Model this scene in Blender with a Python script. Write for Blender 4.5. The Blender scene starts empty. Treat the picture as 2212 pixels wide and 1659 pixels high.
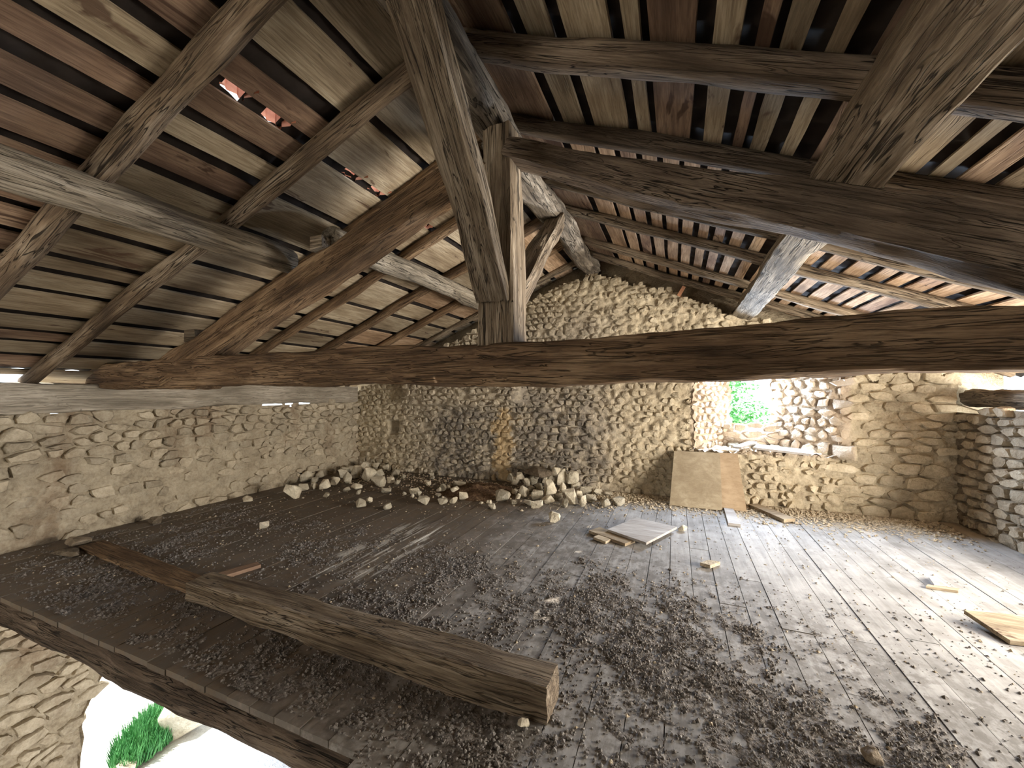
import bpy, bmesh, math, random
import numpy as np
from mathutils import Vector, Matrix, noise as mn

# ------------------------------------------------------------------ camera model
F, CX, CY, EYE = 868.0, 1106.0, 829.5, 1.6        # pixels of the 2212 x 1659 frame
YAW, PITCH = math.radians(22.2), math.atan(12.5 / 868)
scn = bpy.context.scene
COL = scn.collection
cam_d = bpy.data.cameras.new('camera'); cam = bpy.data.objects.new('camera', cam_d); COL.objects.link(cam)
cam_d.sensor_fit = 'HORIZONTAL'; cam_d.sensor_width = 36.0; cam_d.lens = 36.0 * F / 2212.0
cam_d.clip_start = 0.02; cam_d.clip_end = 300
cam.location = (0, 0, EYE)
cam.rotation_euler = (math.pi / 2 + PITCH, 0, YAW)
scn.camera = cam

# ------------------------------------------------------------------ world, sun, daylight at the openings, one added fill lamp, exposure
w = bpy.data.worlds.new('sky'); scn.world = w; w.use_nodes = True
bg = w.node_tree.nodes['Background']
bg.inputs['Color'].default_value = (0.78, 0.89, 1.0, 1); bg.inputs['Strength'].default_value = 2.2

def area(name, loc, rot, sx, sy, power, color):
    d = bpy.data.lights.new(name, 'AREA'); d.shape = 'RECTANGLE'; d.size = sx; d.size_y = sy
    d.energy = power; d.color = color
    o = bpy.data.objects.new(name, d); o.location = loc; o.rotation_euler = rot; COL.objects.link(o)
    return o
R90 = math.pi / 2
XRL = 3.3
sun_d = bpy.data.lights.new('sun', 'SUN'); sun_d.energy = 7.0; sun_d.angle = 0.01; sun_d.color = (1, .93, .82)
sun = bpy.data.objects.new('sun', sun_d); COL.objects.link(sun)
sun.rotation_euler = Vector((0.45, 0.35, -1.0)).to_track_quat('-Z', 'Y').to_euler()
# daylight entering through the doorway in the right wall, the back window, the open gable behind, the lower archway
area('daylight_side_doorway', (4.1, 3.7, 0.75), (0, R90 + math.radians(8), 0), 1.8, 3.4, 600, (1.0, .93, .83))
area('daylight_back_window', (1.05, 7.0, 1.62), (-R90 + math.radians(12), 0, math.radians(8)), 0.5, 0.8, 90, (.62, .77, 1.0))
area('daylight_rear_gable', (-4.0, -2.9, 1.3), (R90, 0, 0), 2.4, 1.4, 34, (1.0, .88, .72))
area('daylight_lower_archway', (-6.3, 3.25, -2.5), (0, -R90, 0), 1.8, 1.6, 70, (.82, .9, 1.0))
area('fill_lower_room', (XRL, 2.0, -2.2), (0, R90, 0), 2.2, 2.0, 330, (1.0, .95, .88))  # added fill lamp with no known source, brightens the lower left wall
scn.view_settings.view_transform = 'Standard'
scn.view_settings.look = 'None'
scn.view_settings.gamma = 1.0
scn.view_settings.use_curve_mapping = False
scn.view_settings.exposure = 0.85
scn.cycles.use_denoising = True
scn.cycles.max_bounces = 6
scn.cycles.diffuse_bounces = 4
scn.cycles.use_adaptive_sampling = True
scn.cycles.adaptive_threshold = 0.06
scn.cycles.adaptive_min_samples = 12

# ------------------------------------------------------------------ pixel helpers (a pixel gives a direction; depth from the surface touched)
def ray(u, v):
    x = (u - CX) / F; y = -(v - CY) / F
    fy = math.cos(PITCH) - y * math.sin(PITCH); z = math.sin(PITCH) + y * math.cos(PITCH)
    return Vector((-math.sin(YAW) * fy + math.cos(YAW) * x, math.cos(YAW) * fy + math.sin(YAW) * x, z))
def onY(u, v, Y):
    d = ray(u, v); return Vector((0, 0, EYE)) + d * (Y / d.y)
def onX(u, v, X):
    d = ray(u, v); return Vector((0, 0, EYE)) + d * (X / d.x)
def onZ(u, v, Z=0.0):
    d = ray(u, v); return Vector((0, 0, EYE)) + d * ((Z - EYE) / d.z)
def depth_of(p):
    return -math.sin(YAW) * p.x + math.cos(YAW) * p.y
def proj(p):
    fy = depth_of(p); x = math.cos(YAW) * p.x + math.sin(YAW) * p.y
    if fy < .05: return (-9999, -9999)
    return (CX + F * x / fy, CY + 12.5 - F * (p.z - EYE) / fy)

# ------------------------------------------------------------------ the place in metres
XL, XR, YB, YF = -6.08, 3.12, 6.5, -3.0     # inner faces of the walls
ZG = -3.6                                    # ground floor below the loft
RX, RZ, RS = -1.25, 3.80, 0.41               # ridge, roof-board underside, roof slope
def roofz(x): return RZ - RS * abs(x - RX)

def rnd(seed): return random.Random(seed)
def n3(x, y, z): return mn.noise(Vector((x, y, z)))
def fbm(x, y, z, o=3):
    s = 0; a = 1; f = 1
    for _ in range(o):
        s += a * n3(x * f, y * f, z * f); a *= .5; f *= 2.03
    return s

# ------------------------------------------------------------------ object helpers
def tag(o, label=None, cat=None, group=None, kind=None):
    if label: o['label'] = label
    if cat: o['category'] = cat
    if group: o['group'] = group
    if kind: o['kind'] = kind
    return o
def mesh_obj(name, verts, faces, mat, parent=None, loc=None, smooth=False):
    """one mesh object; verts in world space, origin moved to loc (default: centre of the base)"""
    me = bpy.data.meshes.new(name)
    vs = np.asarray(verts, dtype=float)
    if loc is None:
        loc = ((vs[:, 0].min() + vs[:, 0].max()) / 2, (vs[:, 1].min() + vs[:, 1].max()) / 2, vs[:, 2].min())
    vs = vs - np.array(loc)
    me.from_pydata(vs.tolist(), [], faces)
    if smooth: me.polygons.foreach_set('use_smooth', [True] * len(me.polygons))
    if mat: me.materials.append(mat)
    o = bpy.data.objects.new(name, me); COL.objects.link(o); o.location = loc
    if parent: adopt(o, parent)
    return o
def adopt(o, parent):
    o.parent = parent
    o.matrix_parent_inverse = parent_world(parent).inverted()
def parent_world(p):
    m = p.matrix_basis.copy()
    if p.parent: m = parent_world(p.parent) @ p.matrix_parent_inverse @ m
    return m
def empty(name, loc):
    e = bpy.data.objects.new(name, None); e.location = loc; e.empty_display_size = .1; COL.objects.link(e); return e

BOXF = [(0, 3, 2, 1), (4, 5, 6, 7), (0, 1, 5, 4), (1, 2, 6, 5), (2, 3, 7, 6), (3, 0, 4, 7)]
class MB:
    def __init__(s): s.v = []; s.f = []
    def add(s, vs, fs):
        b = len(s.v); s.v += [tuple(v) for v in vs]; s.f += [tuple(i + b for i in f) for f in fs]
    def box(s, x0, x1, y0, y1, z0, z1):
        s.add([(x0, y0, z0), (x1, y0, z0), (x1, y1, z0), (x0, y1, z0), (x0, y0, z1), (x1, y0, z1), (x1, y1, z1), (x0, y1, z1)], BOXF)
    def prism(s, poly, axis, a0, a1):
        """extrude a 2D polygon along an axis: 'y' poly=(x,z), 'z' poly=(x,y), 'x' poly=(y,z)"""
        def P(p, a):
            return {'y': (p[0], a, p[1]), 'z': (p[0], p[1], a), 'x': (a, p[0], p[1])}[axis]
        n = len(poly); vs = [P(p, a0) for p in poly] + [P(p, a1) for p in poly]
        fs = [tuple(range(n)), tuple(range(2 * n - 1, n - 1, -1))]
        fs += [(i, i + n, (i + 1) % n + n, (i + 1) % n) for i in range(n)]
        s.add(vs, fs)
    def build(s, name, mat, parent=None, loc=None, smooth=False):
        return mesh_obj(name, s.v, s.f, mat, parent, loc, smooth)

def frame_matrix(p0, p1, up=(0, 0, 1)):
    x = (Vector(p1) - Vector(p0)).normalized(); up = Vector(up)
    y = up.cross(x)
    if y.length < 1e-4: y = Vector((0, 1, 0)).cross(x)
    y.normalize(); z = x.cross(y)
    m = Matrix.Identity(4)
    for i, a in enumerate((x, y, z)):
        for r in range(3): m[r][i] = a[r]
    m.translation = Vector(p0)
    return m

def ring_profile(square, nring, x, seed):
    """unit cross-section: superellipse for poles, hewn rectangle with uneven waney arrises otherwise (20 points)"""
    if square < 3.5:
        out = []
        for j in range(nring):
            a = 2 * math.pi * (j + .5) / nring; c, s = math.cos(a), math.sin(a)
            m = (abs(c) ** square + abs(s) ** square) ** (-1 / square); out.append((c * m, s * m))
        return out
    out = []
    for q in range(4):
        ch = max(.03, (.16 if square < 5.5 else .10) + .12 * fbm(x * .8, q * 7.7 + seed, 2.2, 2))
        c0, c1 = ((1, 1), (-1, 1), (-1, -1), (1, -1))[q], ((-1, 1), (-1, -1), (1, -1), (1, 1))[q]
        nx = ((0, 1), (-1, 0), (0, -1), (1, 0))[q]
        d = ((c1[0] - c0[0]) / 2, (c1[1] - c0[1]) / 2)
        for t in (ch, .55, 1.0, 1.45, 2 - ch):
            out.append((c0[0] + d[0] * t, c0[1] + d[1] * t))
    return out

def timber(name, p0, p1, wd, ht, mat, parent=None, seed=0, square=5.0, wob=.012, rough=.006, nring=16, step=.07,
           taper=(1, 1), bow=(0, 0), sag=None, htaper=None, cut=(0, 0), up=(0, 0, 1)):
    """hewn timber or pole swept from p0 to p1 (centre line); square = superellipse power, 2 is a round pole"""
    if square >= 3.5: nring = 20
    L = (Vector(p1) - Vector(p0)).length
    ns = max(4, int(L / step)); vs = []; fs = []
    for i in range(ns + 1):
        t = i / ns; x = L * t
        k = taper[0] + (taper[1] - taper[0]) * t
        oy = wob * fbm(x * .9, seed * 3.1, 1.7, 2) + bow[0] * math.sin(math.pi * t)
        oz = wob * fbm(x * .9, seed * 3.1, 9.7, 2) + bow[1] * math.sin(math.pi * t)
        if sag: oz += sag(t)
        kh = k if htaper is None else htaper[0] + (htaper[1] - htaper[0]) * t
        ww = wd * k * (1 + .5 * wob / wd * n3(x * 1.3, seed, 4)); hh = ht * kh * (1 + .8 * wob / ht * n3(x * 1.1, seed, 7))
        ring = ring_profile(square, nring, x, seed)
        for j in range(nring):
            c, s = ring[j]; m = 1
            r = 1 + rough / wd * 3 * fbm(x * 2.2, seed + c * 2.5, s * 2.5, 3)
            xx = x
            if i == 0: xx += cut[0] * s * ht / 2
            if i == ns: xx += cut[1] * s * ht / 2
            if i in (0, ns): xx += rough * 2 * n3(seed, c * 2, s * 2)
            vs.append((xx, oy + c * m * r * ww / 2, oz + s * m * r * hh / 2))
    for i in range(ns):
        for j in range(nring):
            a = i * nring + j; b = i * nring + (j + 1) % nring
            fs.append((a, b, b + nring, a + nring))
    fs.append(tuple(reversed(range(nring)))); fs.append(tuple(range(ns * nring, (ns + 1) * nring)))
    me = bpy.data.meshes.new(name); me.from_pydata(vs, [], fs); me.materials.append(mat)
    me.polygons.foreach_set('use_smooth', [len(p.vertices) == 4 for p in me.polygons])
    me.validate()
    if square >= 3.5: me.set_sharp_from_angle(angle=math.radians(33))
    o = bpy.data.objects.new(name, me); COL.objects.link(o)
    o.matrix_basis = frame_matrix(p0, p1, up)
    if parent: adopt(o, parent)
    return o

def plank(name, p0, p1, wd, th, mat, parent=None, seed=0, wave=.004, step=.18, up=(0, 0, 1), twist=0, notch=None):
    """sawn board with slightly uneven edges, centre line p0-p1, local x along the grain"""
    L = (Vector(p1) - Vector(p0)).length; ns = max(1, int(L / step)); vs = []; fs = []
    for i in range(ns + 1):
        x = L * i / ns
        a = wave * fbm(x * 2.3, seed * 1.7, 0.3, 2); b = wave * fbm(x * 2.3, seed * 1.7, 5.3, 2); z = wave * .5 * n3(x * .9, seed, 8)
        xe = x + (wave * n3(seed, 1, 1) if i in (0, ns) else 0)
        vs += [(xe, -wd / 2 + a, z - th / 2), (xe, wd / 2 + b, z - th / 2), (xe, wd / 2 + b, z + th / 2), (xe, -wd / 2 + a, z + th / 2)]
    for i in range(ns):
        for j in range(4):
            p = i * 4 + j; q = i * 4 + (j + 1) % 4
            fs.append((p, q, q + 4, p + 4))
    fs += [(3, 2, 1, 0), tuple(ns * 4 + k for k in range(4))]
    me = bpy.data.meshes.new(name); me.from_pydata(vs, [], fs); me.materials.append(mat)
    o = bpy.data.objects.new(name, me); COL.objects.link(o)
    o.matrix_basis = frame_matrix(p0, p1, up) @ Matrix.Rotation(twist, 4, 'X')
    if parent: adopt(o, parent)
    return o

# ------------------------------------------------------------------ materials
class NT:
    def __init__(s, name):
        s.m = bpy.data.materials.new(name); s.m.use_nodes = True; s.t = s.m.node_tree; s.n = s.t.nodes
        s.bsdf = s.n['Principled BSDF']; s.bsdf.inputs['Roughness'].default_value = .85
        s.bsdf.inputs['Specular IOR Level'].default_value = .25
    def link(s, a, b): s.t.links.new(a, b)
    def setv(s, sock, v):
        if hasattr(v, 'is_output'): s.link(v, sock)
        elif isinstance(v, (tuple, list)):
            sock.default_value = (*v, 1) if len(v) == 3 and len(sock.default_value) == 4 else v
        else: sock.default_value = v
    def coord(s, kind='Object'):
        if kind == 'World': return s.n.new('ShaderNodeNewGeometry').outputs['Position']
        return s.n.new('ShaderNodeTexCoord').outputs[kind]
    def rand(s): return s.n.new('ShaderNodeObjectInfo').outputs['Random']
    def mapping(s, vec, scale=(1, 1, 1), loc=(0, 0, 0), rot=(0, 0, 0)):
        m = s.n.new('ShaderNodeMapping'); s.link(vec, m.inputs[0]); s.setv(m.inputs['Scale'], scale)
        s.setv(m.inputs['Location'], loc); s.setv(m.inputs['Rotation'], rot); return m.outputs[0]
    def noise(s, vec, scale=5, detail=5, rough=.6, dist=0):
        m = s.n.new('ShaderNodeTexNoise'); s.link(vec, m.inputs['Vector']); m.inputs['Scale'].default_value = scale
        m.inputs['Detail'].default_value = detail; m.inputs['Roughness'].default_value = rough; m.inputs['Distortion'].default_value = dist
        return m.outputs['Fac']
    def voro(s, vec, scale=5, feature='F1'):
        m = s.n.new('ShaderNodeTexVoronoi'); m.feature = feature; s.link(vec, m.inputs['Vector']); m.inputs['Scale'].default_value = scale
        return m.outputs['Distance']
    def ramp(s, fac, stops, interp='LINEAR'):
        m = s.n.new('ShaderNodeValToRGB'); s.link(fac, m.inputs[0]); m.color_ramp.interpolation = interp
        e = m.color_ramp.elements
        while len(e) < len(stops): e.new(.5)
        for k, (p, c) in zip(e, stops):
            k.position = p; k.color = (c, c, c, 1) if isinstance(c, (int, float)) else (*c, 1)
        return m.outputs[0]
    def mix(s, fac, a, b, mode='MIX'):
        m = s.n.new('ShaderNodeMix'); m.data_type = 'RGBA'; m.blend_type = mode; m.clamp_result = False
        s.setv(m.inputs[0], fac); s.setv(m.inputs[6], a); s.setv(m.inputs[7], b); return m.outputs[2]
    def math(s, op, a, b=0.0, clamp=False):
        m = s.n.new('ShaderNodeMath'); m.operation = op; m.use_clamp = clamp; s.setv(m.inputs[0], a); s.setv(m.inputs[1], b); return m.outputs[0]
    def step(s, v, a, b, lo=0.0, hi=1.0):
        m = s.n.new('ShaderNodeMapRange'); m.interpolation_type = 'SMOOTHSTEP'; s.setv(m.inputs[0], v)
        for k, x in zip((1, 2, 3, 4), (a, b, lo, hi)): s.setv(m.inputs[k], x)
        return m.outputs[0]
    def sep(s, vec):
        m = s.n.new('ShaderNodeSeparateXYZ'); s.link(vec, m.inputs[0]); return m.outputs
    def comb(s, x, y, z):
        m = s.n.new('ShaderNodeCombineXYZ')
        for k, v in zip(m.inputs, (x, y, z)): s.setv(k, v)
        return m.outputs[0]
    def band(s, v, a, b, f=.1):
        return s.math('MULTIPLY', s.step(v, a - f, a + f), s.step(v, b - f, b + f, 1.0, 0.0))
    def bump(s, h, strength=.4, dist=.02, prev=None):
        m = s.n.new('ShaderNodeBump'); s.link(h, m.inputs['Height']); m.inputs['Strength'].default_value = strength; m.inputs['Distance'].default_value = dist
        if prev: s.link(prev, m.inputs['Normal'])
        return m.outputs[0]
    def out(s, color, bump=None, rough=None):
        s.setv(s.bsdf.inputs['Base Color'], color)
        if bump is not None: s.link(bump, s.bsdf.inputs['Normal'])
        if rough is not None: s.setv(s.bsdf.inputs['Roughness'], rough)
        return s.m

def wood(name, dark, mid, light, grain=9.0, along=.7, patch=.35, crack=.9, bump=.6, var=.25, spots=None):
    """old timber: fibres along local x, weathered patches, drying cracks"""
    t = NT(name); co = t.coord(); r = t.rand()
    off = t.comb(t.math('MULTIPLY', r, 37.0), t.math('MULTIPLY', r, 91.0), t.math('MULTIPLY', r, 53.0))
    va = t.n.new('ShaderNodeVectorMath'); va.operation = 'ADD'; t.link(co, va.inputs[0]); t.link(off, va.inputs[1]); co = va.outputs[0]
    fib = t.noise(t.mapping(co, (along, grain, grain)), 2.2, 5, .68, .5)
    fine = t.noise(t.mapping(co, (along * 3, grain * 5, grain * 5)), 2.0, 3, .7, .0)
    big = t.noise(t.mapping(co, (.8, 2.2, 2.2)), 1.6, 2, .6, .3)
    v = t.math('ADD', t.math('MULTIPLY', fib, 1 - patch), t.math('MULTIPLY', big, patch))
    c = t.ramp(v, [(.35, dark), (.50, mid), (.63, light)])
    c = t.mix(t.step(fine, .42, .64, .0, .55), c, dark)
    ck = t.noise(t.mapping(co, (along * .8, grain * 1.6, grain * 1.6)), 1.7, 2, .5, .9)
    ckb = t.math('ADD', t.band(ck, .488, .512, .010), t.band(ck, .385, .40, .008), True)
    ckm = t.math('MULTIPLY', ckb, t.step(big, .36, .52))
    c = t.mix(t.math('MULTIPLY', ckm, crack), c, tuple(x * .18 for x in dark))
    hsv = t.n.new('ShaderNodeHueSaturation'); t.setv(hsv.inputs['Value'], t.step(r, 0, 1, 1 - var, 1 + var)); t.link(c, hsv.inputs['Color']); c = hsv.outputs[0]
    if spots:
        sp = t.noise(t.mapping(co, (.9, 3, 3)), 1.9, 4, .65, .7)
        c = t.mix(t.step(sp, spots[1], spots[1] + .07, 0, .85), c, spots[0])
    h = t.math('SUBTRACT', fib, t.math('MULTIPLY', ckb, .7))
    return t.out(c, t.bump(h, min(1, bump * 1.6), .014))

M = {}
M['oak_grey'] = wood('oak_grey', (.085, .058, .036), (.255, .195, .130), (.44, .36, .265))
M['oak_brown'] = wood('oak_brown', (.05, .03, .017), (.185, .115, .062), (.32, .215, .125), patch=.45, crack=.7)
M['oak_silver'] = wood('oak_silver', (.13, .10, .072), (.34, .28, .20), (.50, .43, .335), patch=.5, crack=.6)
M['board_brown'] = wood('board_brown', (.30, .21, .125), (.38, .275, .17), (.45, .335, .215), grain=2.5, along=1.5, patch=.5, crack=0, bump=.1, var=.05)
M['plate'] = wood('plate', (.17, .145, .11), (.37, .32, .25), (.51, .45, .365), patch=.6, crack=.35, bump=.35, var=.02)
M['oak_dark'] = wood('oak_dark', (.03, .021, .015), (.10, .073, .052), (.20, .155, .115), patch=.5)
M['oak_mid'] = wood('oak_mid', (.06, .042, .028), (.19, .142, .10), (.34, .27, .20), patch=.45)
M['oak_pale'] = wood('oak_pale', (.12, .10, .075), (.33, .28, .21), (.50, .44, .35))
M['pole'] = wood('pole', (.055, .037, .024), (.19, .135, .085), (.36, .29, .21), patch=.6)
M['gnarled'] = wood('gnarled', (.035, .027, .02), (.20, .165, .125), (.46, .40, .32), grain=5, patch=.5, crack=.8, bump=.9)
M['board_tan'] = wood('board_tan', (.16, .115, .07), (.36, .285, .19), (.50, .42, .30), grain=7, patch=.6, crack=.2, bump=.2, var=.22, spots=((.09, .05, .03), .61))
M['board_red'] = wood('board_red', (.10, .06, .04), (.27, .175, .115), (.42, .30, .20), grain=6, patch=.6, crack=.2, bump=.2, var=.25, spots=((.06, .03, .018), .58))
M['board_orange'] = wood('board_orange', (.18, .11, .06), (.43, .29, .18), (.58, .43, .29), grain=6, patch=.5, crack=.15, bump=.2, var=.15)
M['chipboard'] = wood('chipboard', (.27, .21, .135), (.37, .30, .20), (.45, .375, .26), grain=2, along=2, patch=.3, crack=0, bump=.1, var=.08)
M['grey_board'] = wood('grey_board', (.26, .23, .20), (.42, .39, .36), (.55, .53, .50), grain=6, patch=.5, crack=.1, bump=.15, var=.1)

def stone_mat(name, dark, mid, light, soot=False, var=.16, bump=.7, stain=0.0):
    t = NT(name); p = t.coord('World'); r = t.rand()
    a = t.noise(p, 7, 4, .65); b = t.noise(p, 34, 3, .7); big = t.noise(p, 1.1, 2, .6)
    v = t.math('ADD', t.math('MULTIPLY', a, .6), t.math('MULTIPLY', b, .4))
    c = t.ramp(v, [(.30, dark), (.5, mid), (.66, light)])
    c = t.mix(t.step(big, .52, .72, 0, .35), c, (.30, .24, .165))
    x, y, z = t.sep(p)
    if soot:
        edge = t.math('MULTIPLY', t.math('SUBTRACT', t.noise(p, 2.6, 3, .7), .5), 1.1)
        xx = t.math('ADD', x, edge)
        low = t.step(z, 1.5, 1.0)
        m1 = t.math('MULTIPLY', t.band(xx, -4.25, -3.05, .18), t.step(z, 1.42, 1.15))
        m2 = t.math('MULTIPLY', t.band(xx, -2.62, -1.15, .2), t.step(z, 2.3, 1.0, .25, 1.0))
        blot = t.step(t.noise(p, 5.5, 4, .7), .40, .56)
        sm = t.math('MULTIPLY', t.math('ADD', t.math('MULTIPLY', m1, .9), t.math('MULTIPLY', m2, .85), True), t.math('ADD', t.math('MULTIPLY', blot, .75), .18))
        c = t.mix(t.math('MULTIPLY', sm, .92), c, (.045, .038, .032))
        grey = t.math('MULTIPLY', t.band(xx, -4.9, -.85, .4), t.step(z, 3.2, 2.4))
        c = t.mix(t.math('MULTIPLY', grey, .35), c, (.33, .29, .25))
        pl = t.math('MULTIPLY', t.band(xx, -3.0, -2.68, .05), t.step(z, 1.32, 1.24))
        c = t.mix(t.math('MULTIPLY', pl, .8), c, (.50, .36, .19))
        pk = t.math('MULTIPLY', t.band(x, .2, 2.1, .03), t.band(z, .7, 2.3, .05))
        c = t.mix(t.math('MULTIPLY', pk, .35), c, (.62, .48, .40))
    if stain:
        st = t.math('MULTIPLY', t.step(t.noise(t.mapping(p, (1, 1, .35)), 1.7, 5, .65, .5), .53, .68), stain)
        c = t.mix(st, c, (.16, .085, .04))
    hs = t.n.new('ShaderNodeHueSaturation'); t.setv(hs.inputs['Value'], t.step(r, 0, 1, 1 - var, 1 + var)); t.link(c, hs.inputs['Color'])
    n2 = t.bump(t.math('ADD', t.math('MULTIPLY', a, .75), t.math('MULTIPLY', b, .25)), bump, .06)
    return t.out(hs.outputs[0], n2, .95)
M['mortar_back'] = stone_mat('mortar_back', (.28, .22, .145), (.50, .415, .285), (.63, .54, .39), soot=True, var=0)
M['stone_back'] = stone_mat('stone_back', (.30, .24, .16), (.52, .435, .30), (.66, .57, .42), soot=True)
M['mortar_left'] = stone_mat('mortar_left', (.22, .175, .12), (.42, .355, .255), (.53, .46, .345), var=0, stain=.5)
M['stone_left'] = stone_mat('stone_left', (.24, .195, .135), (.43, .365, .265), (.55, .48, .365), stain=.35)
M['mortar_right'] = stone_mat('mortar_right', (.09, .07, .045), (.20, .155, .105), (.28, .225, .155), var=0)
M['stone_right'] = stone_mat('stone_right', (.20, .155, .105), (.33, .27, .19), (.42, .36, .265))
M['rubble'] = stone_mat('rubble', (.32, .27, .20), (.52, .46, .345), (.66, .60, .48), var=.28)
M['rubble_dark'] = stone_mat('rubble_dark', (.08, .06, .042), (.19, .15, .105), (.30, .245, .18))
M['core'] = NT('core').out((.25, .21, .16))

def floor_mat(name, light, mid, dark):
    t = NT(name); co = t.coord(); p = t.coord('World'); r = t.rand()
    off = t.comb(t.math('MULTIPLY', r, 37.0), t.math('MULTIPLY', r, 91.0), 0.0)
    va = t.n.new('ShaderNodeVectorMath'); va.operation = 'ADD'; t.link(co, va.inputs[0]); t.link(off, va.inputs[1])
    fib = t.noise(t.mapping(va.outputs[0], (.8, 9, 9)), 2.4, 4, .65, .4)
    dust = t.noise(p, 3.2, 4, .7); fine = t.noise(p, 26, 3, .75)
    c = t.ramp(t.math('ADD', t.math('MULTIPLY', fib, .45), t.math('MULTIPLY', dust, .55)), [(.32, dark), (.5, mid), (.66, light)])
    x, y, z = t.sep(p)
    # sandy mortar dust washed out along the back wall
    wob = t.math('MULTIPLY', t.math('SUBTRACT', dust, .5), 1.2)
    sand = t.math('MULTIPLY', t.step(t.math('ADD', y, wob), 5.55, 6.25), t.step(x, -2.6, -.8))
    c = t.mix(t.math('MULTIPLY', sand, .8), c, (.38, .30, .19))
    # old soot and earth trodden into the boards towards the left wall
    left = t.step(t.math('ADD', x, t.math('MULTIPLY', wob, 1.4)), -.9, -2.4)
    c = t.mix(t.math('MULTIPLY', left, .84), c, (.135, .095, .057))
    # grimy blotches
    gr = t.step(t.noise(p, 1.5, 4, .72, .3), .50, .66)
    c = t.mix(t.math('MULTIPLY', gr, .40), c, (.11, .095, .08))
    sp = t.step(fine, .60, .70)
    c = t.mix(t.math('MULTIPLY', sp, .45), c, (.09, .075, .06))
    # thin film of dirt spread over the boards ahead of the viewer
    dz = t.math('ADD', t.math('ADD', y, t.math('MULTIPLY', x, .72)), t.math('MULTIPLY', wob, .9))
    film = t.math('MULTIPLY', t.step(dz, 4.6, 3.7), t.step(t.noise(t.mapping(p, (1, .75, 1)), 11, 6, .72, .2), .42, .58))
    c = t.mix(t.math('MULTIPLY', film, .70), c, (.15, .132, .112))
    # chalky drag marks
    st = t.noise(t.mapping(p, (9, .9, 1), rot=(0, 0, math.radians(-6))), 2.2, 4, .6)
    dm = t.math('MULTIPLY', t.math('MULTIPLY', t.band(t.math('ADD', x, t.math('MULTIPLY', wob, .12)), -3.05, -2.35, .06), t.band(y, 2.75, 4.0, .3)), t.step(st, .50, .58))
    c = t.mix(t.math('MULTIPLY', dm, .9), c, (.62, .59, .53))
    hs = t.n.new('ShaderNodeHueSaturation'); t.setv(hs.inputs['Value'], t.step(r, 0, 1, .88, 1.1)); t.link(c, hs.inputs['Color'])
    return t.out(hs.outputs[0], t.bump(fib, .3, .008), .8)
M['floor'] = floor_mat('floor', (.44, .42, .395), (.335, .318, .295), (.21, .195, .175))

def earth_mat(name, a, b, c3):
    t = NT(name); p = t.coord('World'); n = t.noise(p, 19, 4, .75); n2 = t.noise(p, 60, 3, .6)
    c = t.ramp(t.math('ADD', t.math('MULTIPLY', n, .6), t.math('MULTIPLY', n2, .4)), [(.34, a), (.5, b), (.66, c3)])
    return t.out(c, t.bump(n, .9, .02), 1.0)
M['earth'] = earth_mat('earth', (.075, .066, .058), (.19, .17, .15), (.35, .32, .285))
M['brown_earth'] = earth_mat('brown_earth', (.04, .022, .012), (.11, .063, .034), (.30, .21, .125))
M['crumb_pale'] = earth_mat('crumb_pale', (.30, .24, .16), (.46, .38, .27), (.60, .52, .39))
M['concrete'] = earth_mat('concrete', (.42, .43, .45), (.52, .53, .55), (.60, .61, .63))
M['gravel'] = earth_mat('gravel', (.50, .48, .44), (.62, .60, .56), (.72, .70, .66))
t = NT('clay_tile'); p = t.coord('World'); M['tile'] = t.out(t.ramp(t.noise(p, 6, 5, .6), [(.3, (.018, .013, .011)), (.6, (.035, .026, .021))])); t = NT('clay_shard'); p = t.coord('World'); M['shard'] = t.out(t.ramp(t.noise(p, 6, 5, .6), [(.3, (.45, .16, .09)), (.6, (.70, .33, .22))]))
t = NT('brick_red'); p = t.coord('World'); M['brick'] = t.out(t.ramp(t.noise(p, 30, 5, .6), [(.3, (.33, .14, .07)), (.6, (.50, .25, .14))]))
def leaf_mat(name, a, b):
    t = NT(name); p = t.coord('World'); c = t.ramp(t.noise(p, 5, 4, .6), [(.35, a), (.65, b)])
    t.bsdf.inputs['Transmission Weight'].default_value = 0
    return t.out(c, None, .6)
M['leaf'] = leaf_mat('leaf', (.10, .36, .10), (.32, .66, .28))
M['grass'] = leaf_mat('grass', (.05, .20, .06), (.13, .36, .13))
M['bark'] = wood('bark', (.04, .03, .02), (.11, .085, .06), (.2, .16, .12))

# ------------------------------------------------------------------ masonry
class Frame:
    def __init__(s, O, U, V, N): s.O = Vector(O); s.U = Vector(U).normalized(); s.V = Vector(V).normalized(); s.N = Vector(N).normalized()
    def at(s, u, v, n=0): return s.O + s.U * u + s.V * v + s.N * n

def cell(p, s, sz):
    d = mn.voronoi(Vector((p.x * s, p.y * s, p.z * sz)))[0]
    return min(1.0, (d[1] - d[0]) * 2.6)
def relief(p, amp=1.0):
    q = p + Vector((.03 * n3(p.x * 11, p.y * 11, p.z * 11), .03 * n3(p.y * 11, p.z * 11, p.x * 11 + 5), .03 * n3(p.z * 11, p.x * 11, p.y * 11 + 9)))
    return amp * (.026 * n3(p.x * 3.1, p.y * 3.1, p.z * 3.1) + .044 * (cell(q, 6.5, 9.5) - .75) + .016 * (cell(q, 17, 21) - .7) + .008 * n3(p.x * 23, p.y * 23, p.z * 23))

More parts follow.
